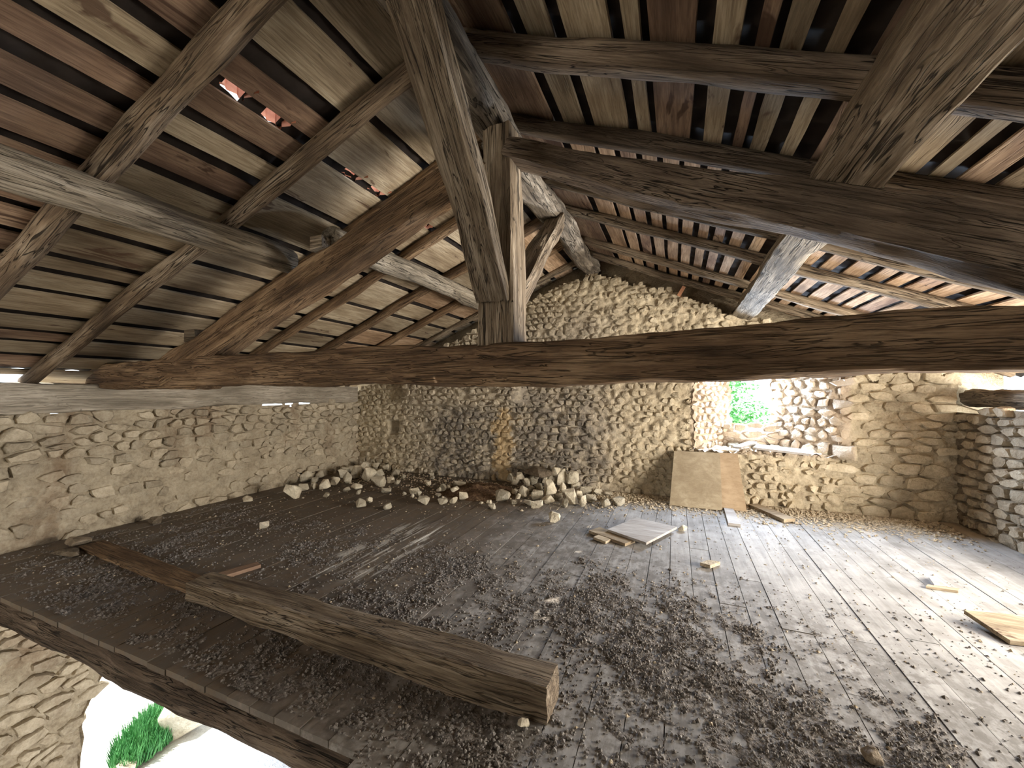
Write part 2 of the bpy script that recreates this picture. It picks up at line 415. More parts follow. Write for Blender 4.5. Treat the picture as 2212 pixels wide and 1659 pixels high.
def rough_patch(name, fr, u0, u1, v0, v1, st, mat, inside=None, amp=1.0, extra=None, parent=None, mb=None):
    """a mortar face: dense sheet pushed in and out along its normal"""
    nu = max(2, int((u1 - u0) / st)); nv = max(2, int((v1 - v0) / st)); vs = []; fs = []; idx = {}
    for i in range(nu + 1):
        for j in range(nv + 1):
            u = u0 + (u1 - u0) * i / nu; v = v0 + (v1 - v0) * j / nv
            p = fr.at(u, v); h = relief(p, amp) + (extra(u, v) if extra else 0)
            vs.append(tuple(p + fr.N * h))
    for i in range(nu):
        for j in range(nv):
            if inside and not inside(u0 + (u1 - u0) * (i + .5) / nu, v0 + (v1 - v0) * (j + .5) / nv): continue
            a = i * (nv + 1) + j
            fs.append((a, a + nv + 1, a + nv + 2, a + 1))
    # orient
    if fs:
        a, b, c = (Vector(vs[k]) for k in fs[0][:3])
        if (b - a).cross(c - a).dot(fr.N) < 0: fs = [tuple(reversed(f)) for f in fs]
    if mb is not None: mb.add(vs, fs); return None
    return mesh_obj(name, vs, fs, mat, parent, smooth=True)

def clip(poly, a, b, c):
    out = []
    for i in range(len(poly)):
        p = poly[i]; q = poly[(i + 1) % len(poly)]
        dp = a * p[0] + b * p[1] - c; dq = a * q[0] + b * q[1] - c
        if dp <= 0: out.append(p)
        if dp * dq < 0:
            k = dp / (dp - dq); out.append((p[0] + (q[0] - p[0]) * k, p[1] + (q[1] - p[1]) * k))
    return out

def stones(name, fr, u0, u1, v0, v1, cw, ch, mat, parent, seed, inside=None, proud=lambda u, v: .03, joint=.012, extra=None,
           keep=lambda u, v: 1.0, jit=.55, nparts=300, amp=1.0, shr=(.80, 1.03)):
    """coursed rubble: irregular cells, each a rounded stone standing a little proud of the mortar"""
    R = rnd(seed); seeds = []; asp = cw / ch
    v = v0; row = 0
    while v < v1 + ch:
        hh = ch * R.uniform(.75, 1.3); u = u0 - cw * R.random()
        while u < u1 + cw:
            ww = cw * R.choice((.55, .75, .9, 1.0, 1.15, 1.5))
            seeds.append(((u + ww / 2 + cw * jit * (R.random() - .5)) / asp, v + hh / 2 + ch * jit * (R.random() - .5) + .35 * ch * n3(u * 1.1, v, seed)))
            u += ww
        v += hh; row += 1
    g = {}
    for k, s in enumerate(seeds): g.setdefault((int(s[0] // (2 * ch)), int(s[1] // (2 * ch))), []).append(k)
    res = []
    for k, s in enumerate(seeds):
        uu, vv = s[0] * asp, s[1]
        if not (u0 <= uu <= u1 and v0 <= vv <= v1): continue
        if inside and not inside(uu, vv): continue
        if R.random() > keep(uu, vv): continue
        poly = [(s[0] - 1.6 * ch, s[1] - 1.3 * ch), (s[0] + 1.6 * ch, s[1] - 1.3 * ch), (s[0] + 1.6 * ch, s[1] + 1.3 * ch), (s[0] - 1.6 * ch, s[1] + 1.3 * ch)]
        gx, gy = int(s[0] // (2 * ch)), int(s[1] // (2 * ch))
        for ix in (-1, 0, 1):
            for iy in (-1, 0, 1):
                for q in g.get((gx + ix, gy + iy), ()):
                    if q == k: continue
                    t_ = seeds[q]; a = t_[0] - s[0]; b = t_[1] - s[1]
                    if a * a + b * b > 12 * ch * ch: continue
                    poly = clip(poly, a, b, (t_[0] ** 2 + t_[1] ** 2 - s[0] ** 2 - s[1] ** 2) / 2)
                    if len(poly) < 3: break
        if len(poly) < 3: continue
        pts = [(p[0] * asp, p[1]) for p in poly]
        cu = sum(p[0] for p in pts) / len(pts); cv = sum(p[1] for p in pts) / len(pts)
        # resample into 8 directions, shrink by the joint
        ring = []
        for a in range(8):
            th = 2 * math.pi * (a + R.uniform(-.2, .2)) / 8; dx, dy = math.cos(th) * asp, math.sin(th)
            best = 9
            for i in range(len(pts)):
                x1, y1 = pts[i][0] - cu, pts[i][1] - cv; x2, y2 = pts[(i + 1) % len(pts)][0] - cu, pts[(i + 1) % len(pts)][1] - cv
                den = dx * (y2 - y1) - dy * (x2 - x1)
                if abs(den) < 1e-9: continue
                tt = (x1 * (y2 - y1) - y1 * (x2 - x1)) / den; ss = (x1 * dy - y1 * dx) / den
                if tt > 0 and -.01 <= ss <= 1.01: best = min(best, tt)
            if best > 8: best = .02
            L = best * math.hypot(dx, dy)
            k2 = max(.3, (L - joint) / L) * R.uniform(*shr)
            ring.append((dx * best * k2, dy * best * k2))
        pr = proud(cu, cv) * R.uniform(.55, 1.35)
        tu, tv = R.uniform(-.10, .10), R.uniform(-.12, .12)
        base = .02 * amp * n3(cu * 3.1, cv * 3.1, seed) + (extra(cu, cv) if extra else 0)
        vs = []
        for sc, hh in ((1.0, -.035), (.95, pr * .62), (.80, pr)):
            for (x, y) in ring:
                vs.append(fr.at(cu + x * sc, cv + y * sc, base + hh + (tu * x + tv * y) * (hh > 0) + (R.uniform(-.3, .3) * pr if hh > 0 else 0)))
        vs.append(fr.at(cu, cv, base + pr * R.uniform(.9, 1.1)))
        fs = []
        for rr in (0, 1):
            for i in range(8):
                fs.append((rr * 8 + i, rr * 8 + (i + 1) % 8, rr * 8 + 8 + (i + 1) % 8, rr * 8 + 8 + i))
        fs += [(16 + i, 16 + (i + 1) % 8, 24) for i in range(8)]
        a, b, c = vs[0], vs[1], vs[9]
        if fr.U.cross(fr.V).dot(fr.N) < 0: fs = [tuple(reversed(f)) for f in fs]
        ctr = fr.at(cu, cv, base); px = proj(ctr); vis = -100 <= px[0] <= 2312 and -100 <= px[1] <= 1759
        siz = (max(x for x, y in ring) - min(x for x, y in ring)) * (max(y for x, y in ring) - min(y for x, y in ring))
        d = depth_of(ctr)
        res.append((siz / max(.2, d) ** 2 if vis else 0, [tuple(q) for q in vs], fs, tuple(ctr)))
    res.sort(key=lambda e: -e[0])
    for e in res[:nparts]:
        mesh_obj('stone', e[1], e[2], mat, parent, loc=e[3], smooth=True).data.set_sharp_from_angle(angle=.6)
    if res[nparts:]:
        mb = MB()
        for e in res[nparts:]: mb.add(e[1], e[2])
        so = tag(mb.build('stone_fill', mat, parent, smooth=True), kind='stuff'); so.data.set_sharp_from_angle(angle=.6)

# ---- back gable wall
frB = Frame((0, YB, 0), (1, 0, 0), (0, 0, 1), (0, -1, 0))
WX0, WX1, WZ0, WZ1 = .25, 1.99, .74, 2.15        # inner edge of the splayed window
def gable_top(x):
    s = .26 + .07 * n3(x * 1.3, 3.3, 0)
    return roofz(x) - s + .05 * round(1.5 * n3(x * 5.3, 8.1, 0))
def in_win(u, v, g=0):
    return WX0 - g + .03 * n3(v * 6, 1, 1) < u < WX1 + g + .04 * n3(v * 6, 2, 1) and WZ0 - g + .04 * n3(u * 5, 5, 1) < v < WZ1 + g
def insB(u, v): return v < gable_top(u) and not in_win(u, v)
def extB(u, v):
    h = 0
    if -5.30 < u < -5.08 and .72 < v < .99: h -= .52                       # putlog hole
    a = min(1, max(0, (u + 4.95) / .15)) * min(1, max(0, (-2.35 - u) / .2))
    led = 1.27 + .04 * n3(u * 2.2, 0, 3) + (.05 if u > -3.2 else 0)
    h += .15 * a * min(1, max(0, (v - led) / .05))                          # old ledge of broken masonry
    if v > 1.3: h -= .15 * a * min(1, max(0, (v - 1.75) / .5))
    return h
def plastered(u, v):
    """0 = bare rubble, 1 = rough render"""
    k = 0
    if -1.2 < u < .15: k = .8
    if v > 1.75 and u > -1.8: k = .85
    if u > 2.0 and v < 1.9: k = 0
    if .15 < u < 2.0 and v < .75: k = .35
    return k
mb = MB()
rough_patch('wall_back', frB, XL - .05, XR + .02, -.05, 3.66, .026, None, insB, 1.0, extB, mb=mb)
zz = lambda x: roofz(x) - .42
zt = lambda x: roofz(x) + .02
for xe in (-6.65, 3.7): mb.prism([(xe, zz(xe) - .1), (RX, zz(RX) - .1), (RX, zt(RX)), (xe, zt(xe))], 'y', 6.80, 7.1)
mb.prism([(-5.05, ZG), (.18, ZG), (.18, zz(.18)), (RX, zz(RX)), (-5.05, zz(-5.05))], 'y', 6.85, 7.1)
mb.prism([(-6.65, ZG), (-5.33, ZG), (-5.33, zz(-5.33)), (-6.65, zz(-6.65))], 'y', 6.85, 7.1)
mb.prism([(-5.33, ZG), (-5.05, ZG), (-5.05, .69), (-5.33, .69)], 'y', 6.85, 7.1)
mb.prism([(-5.33, 1.02), (-5.05, 1.02), (-5.05, zz(-5.05)), (-5.33, zz(-5.33))], 'y', 6.85, 7.1)
mb.prism([(.18, ZG), (2.06, ZG), (2.06, .66), (.18, .66)], 'y', 6.85, 7.1)
mb.prism([(.18, 2.15), (2.06, 2.15), (2.06, zz(2.06)), (.18, zz(.18))], 'y', 6.56, 7.1)
mb.prism([(2.06, ZG), (3.7, ZG), (3.7, zz(3.7)), (2.06, zz(2.06))], 'y', 6.85, 7.1)
mb.prism([(.18, 6.60), (.76, 7.1), (.18, 7.1)], 'z', .5, 2.3)
mb.prism([(2.06, 6.60), (2.06, 7.1), (1.34, 7.1)], 'z', .5, 2.3)
mb.prism([(.18, .5), (2.06, .5), (2.06, 1.08), (.18, 1.08)], 'y', 6.98, 7.1)
wall_back = tag(mb.build('wall_back', M['mortar_back'], smooth=True), 'rough limestone rubble gable wall with soot stains and small deep window', kind='structure')
def proudB(u, v):
    k = plastered(u, v)
    if u > 2.0: return .022
    return .010 + .020 * (1 - k)
for (a, b, c, d, cw, ch, sd, np_) in [(XL, -1.2, 0.02, 1.7, .135, .10, 11, 170), (2.0, XR - .04, 0.02, 1.75, .27, .12, 12, 60)]:
    stones('wall_back', frB, a, b, c, d, cw, ch, M['stone_back'], wall_back, sd, lambda u, v: insB(u, v) and not in_win(u, v, .14) and not (-5.36 < u < -5.02 and .67 < v < 1.04), proudB, extra=extB, nparts=np_, keep=lambda u, v: .93 if u > 2 else .8, joint=.008 if a > 0 else .012, shr=(.9, 1.04) if a > 0 else (.8, 1.03))
stones('wall_back', frB, -1.2, 2.0, 0.02, 1.75, .12, .10, M['stone_back'], wall_back, 13, lambda u, v: insB(u, v) and not in_win(u, v, .05), proudB, extra=extB, nparts=70, keep=lambda u, v: .62)
stones('wall_back', frB, XL, XR, 1.75, 3.7, .135, .10, M['stone_back'], wall_back, 14, lambda u, v: insB(u, v) and not in_win(u, v, .05), proudB, extra=extB, nparts=0, keep=lambda u, v: .45 if plastered(u, v) > .5 and v < gable_top(u) - .2 else .9)

# ---- splayed window recess
win = tag(empty('window_1', (1.05, YB, WZ0)), 'small unglazed splayed window opening in the gable wall', kind='structure')
lw = math.hypot(.54, .58)
frWL = Frame((WX0, YB - .02, WZ0), (.54, .58, 0), (0, 0, 1), (.58, -.54, 0))
frWR = Frame((WX1, YB - .02, WZ0), (-.68, .58, 0), (0, 0, 1), (-.58, -.68, 0))
frWS = Frame((WX0 - .05, YB - .04, WZ0), (1, 0, 0), (0, 1, .06), (0, -.06, 1))
frWA = Frame((.55, 6.97, WZ0 - .02), (1, 0, 0), (0, 0, 1), (0, -1, 0))
frWT = Frame((WX0 - .05, YB, WZ1), (1, 0, 0), (0, 1, 0), (0, 0, -1))
rough_patch('window_reveal', frWL, 0, .80, -.1, 1.5, .03, M['mortar_back'], parent=win, amp=1.1)
rough_patch('window_reveal', frWR, 0, .90, -.1, 1.5, .03, M['mortar_back'], parent=win, amp=1.3)
rough_patch('window_sill', frWS, 0, 1.85, 0, .55, .03, M['mortar_back'], parent=win, amp=1.2)
rough_patch('window_apron', frWA, 0, .95, 0, .40, .03, M['mortar_back'], parent=win, inside=lambda u, v: v < .37 + .03 * n3(u * 8, 1, 0))
rough_patch('window_head', frWT, 0, 1.85, 0, .6, .05, M['mortar_back'], parent=win)
stones('window', frWL, .03, .74, .02, 1.4, .11, .09, M['stone_back'], win, 21, None, lambda u, v: .022, nparts=40, amp=1.1)
stones('window', frWR, .03, .86, .02, 1.4, .15, .12, M['stone_back'], win, 22, None, lambda u, v: .03, nparts=40, amp=1.3)
stones('window', frWA, .06, .90, .02, .38, .20, .11, M['stone_back'], win, 23, None, lambda u, v: .03, nparts=20)
stones('window', frWS, .45, 1.75, .2, .5, .16, .14, M['rubble'], win, 24, None, lambda u, v: .05, nparts=16, keep=lambda u, v: .45)

# ---- left wall, with the arched doorway of the ground floor below
frL = Frame((XL, 0, 0), (0, 1, 0), (0, 0, 1), (1, 0, 0))
AY, AW, AS_ = 3.30, .95, -2.25             # arch centre, half width, springing height
def in_arch(u, v):
    if v < AS_: return abs(u - AY) < AW
    return (u - AY) ** 2 + ((v - AS_) * .92) ** 2 < AW * AW
def topL(u): return min(1.45, 1.385 + .10 * n3(u * 2.1, 4.2, 0) + .07 * n3(u * 7.3, 1.2, 0))
def insL(u, v): return v < topL(u) and not in_arch(u, v)
mb = MB()
rough_patch('wall_left', frL, .3, YB + .05, ZG, 1.45, .034, None, insL, 1.15, None, mb=mb)
mb.box(-6.62, -6.2, YF - .3, AY - AW - .02, ZG, 1.22); mb.box(-6.62, -6.2, AY + AW + .02, 7.1, ZG, 1.22); mb.box(-6.62, -6.2, AY - AW - .1, AY + AW + .1, AS_ + AW * 1.12, 1.22)
mb.box(-6.62, XL, YF, .32, ZG, 1.38)
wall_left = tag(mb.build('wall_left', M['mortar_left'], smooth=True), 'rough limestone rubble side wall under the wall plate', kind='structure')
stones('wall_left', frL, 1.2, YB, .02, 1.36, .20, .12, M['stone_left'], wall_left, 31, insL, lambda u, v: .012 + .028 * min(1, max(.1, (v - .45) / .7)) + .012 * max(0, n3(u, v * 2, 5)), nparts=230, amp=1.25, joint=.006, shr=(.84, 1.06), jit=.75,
       keep=lambda u, v: .6 + .35 * min(1, max(0, (v - .3) / .6)))
stones('wall_left', frL, .4, 4.4, ZG, -.12, .24, .12, M['stone_left'], wall_left, 32, lambda u, v: insL(u, v), lambda u, v: .03, nparts=70, amp=1.25, keep=lambda u, v: .85, joint=.006, shr=(.84, 1.06), jit=.75)
# arched reveal
door = tag(empty('door_1', (XL, AY, ZG)), 'arched ground floor doorway in the side wall full of daylight', kind='structure')
prof = [(AY - AW, ZG)] + [(AY - AW, ZG + k * .2) for k in range(1, 7)] + [(AY - AW * math.cos(a), AS_ + AW * math.sin(a) / .92) for a in np.linspace(0, math.pi, 22)] + [(AY + AW, ZG + k * .2) for k in range(6, -1, -1)]
vs = []; fs = []
for k in range(9):
    for (y, z) in prof:
        x = XL + .02 - k * .062; r = relief(Vector((x, y, z)), .8)
        vs.append((x, y + r + (.0), z + r))
n = len(prof)
for k in range(8):
    for i in range(n - 1): fs.append((k * n + i, k * n + i + 1, k * n + n + i + 1, k * n + n + i))
mesh_obj('door_reveal', vs, fs, M['mortar_left'], door, smooth=True)

# ---- right wall with a doorway (out of frame) that lets the daylight in
frR = Frame((XR, 0, 0), (0, 1, 0), (0, 0, 1), (-1, 0, 0))
DY0, DY1, DZ0, DZ1 = 2.5, 5.0, .38, 1.62
def topR(u): return 1.36 + .05 * n3(u * 3.3, 2.2, 7)
def insR(u, v): return v < topR(u) and not (DY0 < u < DY1 and DZ0 < v < DZ1) and not (.95 < u < 3.05 and v < -1.0)  # low unseen gap cut for the added lower-room fill lamp
mb = MB()
rough_patch('wall_right', frR, YF, YB + .06, ZG, 1.45, .06, None, insR, .8, None, mb=mb)
mb.box(XR + .1, XR + .55, YF - .3, .95, ZG, 1.25); mb.box(XR + .1, XR + .55, .95, DY0, -1.0, 1.25); mb.box(XR + .1, XR + .55, DY1, 7.1, ZG, 1.25); mb.box(XR + .1, XR + .55, 3.05, DY1 + .1, ZG, DZ0 - .02); mb.box(XR + .1, XR + .55, DY0 - .1, 3.1, -1.0, DZ0 - .02)
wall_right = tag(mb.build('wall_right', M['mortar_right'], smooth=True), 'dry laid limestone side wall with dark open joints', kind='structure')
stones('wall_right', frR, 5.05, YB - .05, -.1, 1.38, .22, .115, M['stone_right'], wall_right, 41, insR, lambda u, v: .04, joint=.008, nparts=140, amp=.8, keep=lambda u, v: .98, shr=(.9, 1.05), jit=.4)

# ---- rear wall behind the viewer, open gable above a low parapet
mb = MB(); mb.box(-6.6, 3.7, YF - .35, YF, ZG, .9)
mb.box(-6.6, -5.3, YF - .35, YF, .9, 2.6); mb.box(-2.7, 3.7, YF - .35, YF, .9, 2.6)
mb.prism([(-6.6, 2.6), (3.7, 2.6), (3.7, 2.61), (RX, 3.7), (-6.6, 2.61)], 'y', YF - .35, YF)
tag(mb.build('wall_front', M['mortar_left']), 'rubble wall behind the viewer', kind='structure')

# ------------------------------------------------------------------ floor boards, each one a part
mb = MB(); EDGE = -1.36
mb.box(XL - .05, XR + .05, 1.42, YB + .05, -.09, -.036); mb.box(EDGE + .02, XR + .05, YF, 1.42, -.09, -.036)
floor = tag(mb.build('floor', M['oak_dark']), 'dusty plank loft floor with an open stairwell edge', kind='structure')
R = rnd(5); k = -34; PW = .177
while True:
    x0 = -.06 + PW * k; x1 = x0 + PW; k += 1
    if x1 < XL + .02: continue
    if x0 > XR - .16: break
    xa = max(x0, XL + .01) + .0025; xb = x1 - .0025; xc = (xa + xb) / 2
    ys = 1.40 + R.uniform(-.003, .003) if xc < EDGE else YF + .02
    cuts = [ys]
    if xc >= EDGE: cuts.append(R.choice((-.6, .2, .9)) + R.uniform(-.1, .1))
    cuts.append(R.uniform(2.6, 4.9)); cuts.append(YB + .01)
    for a, b in zip(cuts[:-1], cuts[1:]):
        dz = R.uniform(-.003, .003)
        plank('floor_plank', (xc, a + .002, -.018 + dz), (xc, b - .002, -.018 + dz), xb - xa, .034, M['floor'], floor, seed=R.random() * 99, wave=.0012, step=.6)

# joist along the stairwell edge
tag(timber('floor_beam', (XL - .1, 1.475, -.15), (EDGE + .06, 1.475, -.135), .16, .20, M['oak_dark'], seed=4, square=3.4, wob=.035, rough=.012, nring=18),
    'dark hewn floor beam carrying the boards along the stairwell edge', 'beam')

# ------------------------------------------------------------------ roof: clay tiles on open boarding
ceil_mb = MB()
def slope_pt(sg, d, y, off):           # d = horizontal run from the ridge
    x = RX + sg * d; return (x, y, RZ - RS * d + off)
holes = []
for (u, v) in [(516, 192), (600, 258), (765, 378), (818, 412), (912, 488)]:
    d_ = ray(u, v); den = d_.z - RS * d_.x; t_ = (RZ + .03 - EYE - RS * RX) / den; holes.append(Vector((0, 0, EYE)) + d_ * t_)
for sg in (-1, 1):
    dmax = 5.0 if sg < 0 else 5.1
    ys = np.arange(YF - .2, 7.0, .05); ds = np.arange(0, dmax + .01, .10)
    vs = [slope_pt(sg, d, y, .040 + .028 * abs(math.sin(y * math.pi / .2)) + .012 * ((d / .3) % 1)) for d in ds for y in ys]
    fs = []
    for i in range(len(ds) - 1):
        for j in range(len(ys) - 1):
            c = Vector(slope_pt(sg, ds[i] + .05, ys[j] + .025, .05))
            if any(abs(c.x - h.x) < .055 and abs(c.y - h.y) < .05 for h in holes): continue
            a = i * len(ys) + j; fs.append((a, a + len(ys), a + len(ys) + 1, a + 1))
    ceil_mb.add(vs, fs)
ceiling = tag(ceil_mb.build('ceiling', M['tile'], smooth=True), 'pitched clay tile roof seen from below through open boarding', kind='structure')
mb = MB()
for k, h in enumerate(holes):          # slipped tile pieces catching the sun in the holes
    R = rnd(k); n = 6
    for ax in (0, 1):
        vs = [((h.x - .09 + .18 * i / n, h.y + .06 + .01 * math.sin(i * 2.1), h.z - .01 + .2 * j) if ax else (h.x - .065 + .012 * math.sin(i * 2.1), h.y - .07 + .14 * i / n, h.z + .0 + .2 * j)) for i in range(n + 1) for j in (0, 1)]
        mb.add(vs, [(2 * i, 2 * i + 1, 2 * i + 3, 2 * i + 2) for i in range(n)])
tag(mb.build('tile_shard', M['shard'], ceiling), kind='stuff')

def roof_board(sg, xa, xb, ya, yb, mat, seed):
    xm = (xa + xb) / 2; n_ = Vector((sg * RS, 0, 1)).normalized()
    wd = abs(xb - xa) * math.sqrt(1 + RS * RS) - .016
    z = roofz(xm); c = Vector((xm, 0, z)) + n_ * .011
    plank('roof_board', (c.x, ya, c.z), (c.x, yb, c.z), wd, .018, mat, ceiling, seed, wave=.007, step=.16, up=n_)
def lay(sg, gaps, ya, yb, end, mats, seed, first=RX):
    R = rnd(seed); a = first
    gs = sorted(gaps, key=lambda g: sg * (g[0] + g[1]))
    for g in gs + [(end, end)]:
        g0, g1 = (max(g), min(g)) if sg < 0 else (min(g), max(g))
        if abs(g0 - a) > .02:
            roof_board(sg, a, g0, ya + R.uniform(0, .03), yb + R.uniform(0, .03), M[mats[R.randrange(len(mats))]], R.random() * 50)
        a = g1
def G(c, wd): return (c - wd / 2, c + wd / 2)
bay1 = [G(-1.52, .05), G(-1.76, .06), G(-2.03, .06), (-2.35, -2.28), (-2.60, -2.55), (-2.84, -2.75), (-3.08, -3.02)] + [G(-3.3 - .25 * k, .05) for k in range(11)]
bay2 = [G(-1.45, .05), (-1.79, -1.74), (-2.18, -2.08), (-2.42, -2.35), (-2.68, -2.61), (-2.91, -2.84), (-3.16, -3.10), G(-3.42, .06), G(-3.64, .055), G(-3.87, .06), G(-4.22, .065), G(-4.42, .06), G(-4.69, .06), G(-5.06, .075), G(-5.34, .06), G(-5.53, .06), G(-5.80, .07), G(-6.1, .06)]
bay3 = [G(c, .052 - .006 * (c + 1.5)) for c in (-1.58, -1.97, -2.42, -2.88, -3.35, -3.90, -4.34, -4.71, -5.06, -5.42, -5.78, -6.1)]
bay4 = [G(c, .058 - .006 * (c + 1.5)) for c in (-1.58, -1.96, -2.44, -2.93, -3.54, -3.91, -4.34, -4.80, -5.2, -5.6, -6.0)]
lay(-1, bay1, YF - .2, 1.26, -6.25, ('board_tan', 'board_red', 'board_red'), 1)
lay(-1, bay2, 1.29, 2.06, -6.25, ('board_tan', 'board_red', 'board_tan'), 2)
lay(-1, bay3, 2.09, 4.58, -6.55, ('board_tan',), 3)
lay(-1, bay4, 4.61, 6.95, -6.55, ('board_tan', 'board_tan', 'board_orange'), 4)
near = [(-.84, -.77), (-.60, -.54), (-.29, -.24), (-.145, -.12), (.10, .16), (.28, .33), (.40, .425), (.52, .585), (.67, .745), (.86, .89), (1.04, 1.09), (1.23, 1.27), (1.345, 1.38), (1.50, 1.535), (1.64, 1.67), (1.82, 1.86), (2.0, 2.05), (2.2, 2.24), (2.4, 2.45), (2.6, 2.64), (2.8, 2.85), (3.0, 3.05), (3.25, 3.3)]
far = [(-.87, -.80), (-.60, -.57), (-.44, -.40), (-.28, -.24), (-.12, -.09), (.03, .06), (.17, .21), (.31, .35), (.45, .50), (.61, .67), (.78, .84), (.95, 1.0), (1.1, 1.13), (1.22, 1.27), (1.38, 1.44), (1.58, 1.63), (1.73, 1.76), (1.86, 1.89), (2.02, 2.05), (2.17, 2.24), (2.37, 2.41), (2.55, 2.6), (2.75, 2.79), (2.95, 3.0), (3.15, 3.2)]
lay(1, near, YF - .2, 2.94, 3.65, ('board_tan', 'board_tan', 'board_red'), 5)
lay(1, far, 2.97, 6.95, 3.65, ('board_orange', 'board_red', 'board_orange'), 6)

# ------------------------------------------------------------------ rafters (poles running down the slope)
def rafter(sg, y, mat, label, wd=.10, ht=.10, square=2.4, d0=.02, d1=5.05, seed=0, yend=None, wob=.02):
    n_ = Vector((sg * RS, 0, 1)).normalized(); off = -n_ * (ht / 2 - .004)
    a = Vector(slope_pt(sg, d0, y, 0)) + off; b = Vector(slope_pt(sg, d1, yend if yend else y, 0)) + off
    tag(timber('rafter', a, b, wd, ht, M[mat], None, seed, square, wob, .006, 14, .09, up=n_), label, 'rafter', 'rafters under the roof boards')
rafter(-1, 1.31, 'pole', 'thick round pole rafter on the left slope with pale peeled bark patch, farthest from truss', .15, .14, 2.1, seed=62, yend=1.24)
rafter(-1, 2.10, 'pole', 'round pole rafter on the left slope just before the truss, mossy at its foot', .13, .13, 2.2, seed=63, yend=1.97)
rafter(-1, 2.93, 'oak_brown', 'rafter on the left slope hidden close behind the truss', .09, .09, 3, seed=64)
rafter(-1, 3.70, 'oak_brown', 'first thin rafter visible behind the truss on the left slope', .11, .11, 3, seed=65, yend=3.78)
rafter(-1, 4.62, 'oak_brown', 'second thin rafter behind the truss on the left slope', .12, .11, 3, seed=66)
rafter(-1, 5.50, 'oak_brown', 'third thin rafter behind the truss on the left slope', .11, .11, 3, seed=67)
rafter(-1, 6.36, 'oak_grey', 'last rafter against the gable wall on the left slope', .09, .09, 3, seed=68)
rafter(1, 2.13, 'oak_mid', 'thick dark rafter on the right slope ahead of the truss, nearest the viewer', .17, .13, 3, seed=72, d1=4.8)
rafter(1, 2.92, 'oak_mid', 'dark rafter on the right slope right above the principal rafter', .14, .12, 3, seed=73, d1=4.8)
rafter(1, 3.88, 'oak_grey', 'first rafter behind the truss on the right slope', .10, .10, 3, seed=74, d1=4.8, yend=4.08)
rafter(1, 4.58, 'oak_grey', 'second rafter behind the truss on the right slope', .12, .10, 3, seed=75, d1=4.8, yend=4.74)
rafter(1, 5.66, 'oak_grey', 'third rafter behind the truss on the right slope', .11, .10, 3, seed=76, d1=4.8, yend=5.8)
rafter(1, 6.35, 'oak_grey', 'last rafter against the gable wall on the right slope', .10, .10, 3, seed=77, d1=4.8)

# ------------------------------------------------------------------ purlins
def purlin(x, y0, y1, wd, ht, mat, label, seed, square=4, gap=.10, wob=.02, x1=None, tap=(1, 1), tilt=True):
    sg = 1 if x > RX else -1; n_ = Vector((sg * RS, 0, 1)).normalized()
    x1 = x if x1 is None else x1
    a = Vector((x, y0, roofz(x))) - n_ * (gap + ht / 2); b = Vector((x1, y1, roofz(x1))) - n_ * (gap + ht / 2)
    tag(timber('purlin', a, b, wd, ht, M[mat], None, seed, square, wob, .010, 20, .06, taper=tap, up=n_), label, 'purlin', 'purlins carrying the rafters')
purlin(-3.27, YF + .03, 2.60, .21, .21, 'oak_silver', 'thick pale grey purlin on the left slope ending with a blunt end at the truss', 81, 2.6, wob=.03, x1=-3.32)
purlin(-2.90, 2.66, 6.75, .20, .19, 'oak_pale', 'pale tan purlin on the left slope running from the truss to the gable', 82, 3, wob=.03, x1=-2.86)
purlin(.90, YF + .03, 2.72, .29, .22, 'oak_grey', 'broad squared purlin on the right slope near the viewer, with a long crack', 83, 6)
purlin(.93, 2.45, 6.75, .25, .20, 'oak_pale', 'squared pale purlin on the right slope running from the truss to the gable', 84, 6, x1=.97)
tag(timber('ridge_purlin', (-1.17, YF + .03, 3.52), (-1.19, 2.95, 3.50), .24, .24, M['gnarled'], None, 85, 2.6, .05, .02, 24, .05), 'gnarled twisting ridge purlin above the viewer', 'purlin', 'purlins carrying the rafters')
tag(timber('ridge_purlin', (-1.20, 2.66, 3.42), (-1.27, 6.75, 3.62), .24, .22, M['gnarled'], None, 86, 3.2, .05, .02, 24, .05), 'gnarled pale ridge purlin running from the truss to the gable', 'purlin', 'purlins carrying the rafters')

# ------------------------------------------------------------------ the truss
YT = 2.58
truss = tag(empty('roof_truss', (-1.2, YT, 1.64)), 'massive hewn oak roof truss with tie beam, king post and braces', 'truss')
def tie_sag(t):
    x = XL - .2 + t * (XR + .3 - XL + .2)
    return .012 * math.sin(x * 1.3) + .05 * max(0, (x + 1.0) / 4.0) - (.03 if x < -4.3 else 0)
timber('tie_beam', (XL - .22, YT, 1.785), (XR + .3, YT, 1.785), .27, .285, M['oak_brown'], truss, 91, 7, .02, .012, 24, .05, sag=tie_sag, cut=(.55, 0))
timber('king_post', (-1.13, YT + .01, 1.90), (-1.13, YT + .01, 3.42), .25, .25, M['oak_grey'], truss, 92, 6, .01, .008, 20, .05, up=(0, 1, 0), taper=(1.08, .84))
def prin(sg, x0, z0, x1, z1, mat, seed, dp=.30, tp=(.45, 1)):
    timber('principal_rafter', (x0, YT, z0), (x1, YT, z1), .24, dp, M[mat], truss, seed, 5, .025, .012, 24, .05, htaper=tp)
prin(1, -1.05, 3.235, 3.10, 1.57, 'oak_mid', 93, .34, (.36, 1.1))
prin(-1, -1.25, 3.24, -4.95, 1.77, 'oak_brown', 94, .28, (.66, 1.05))
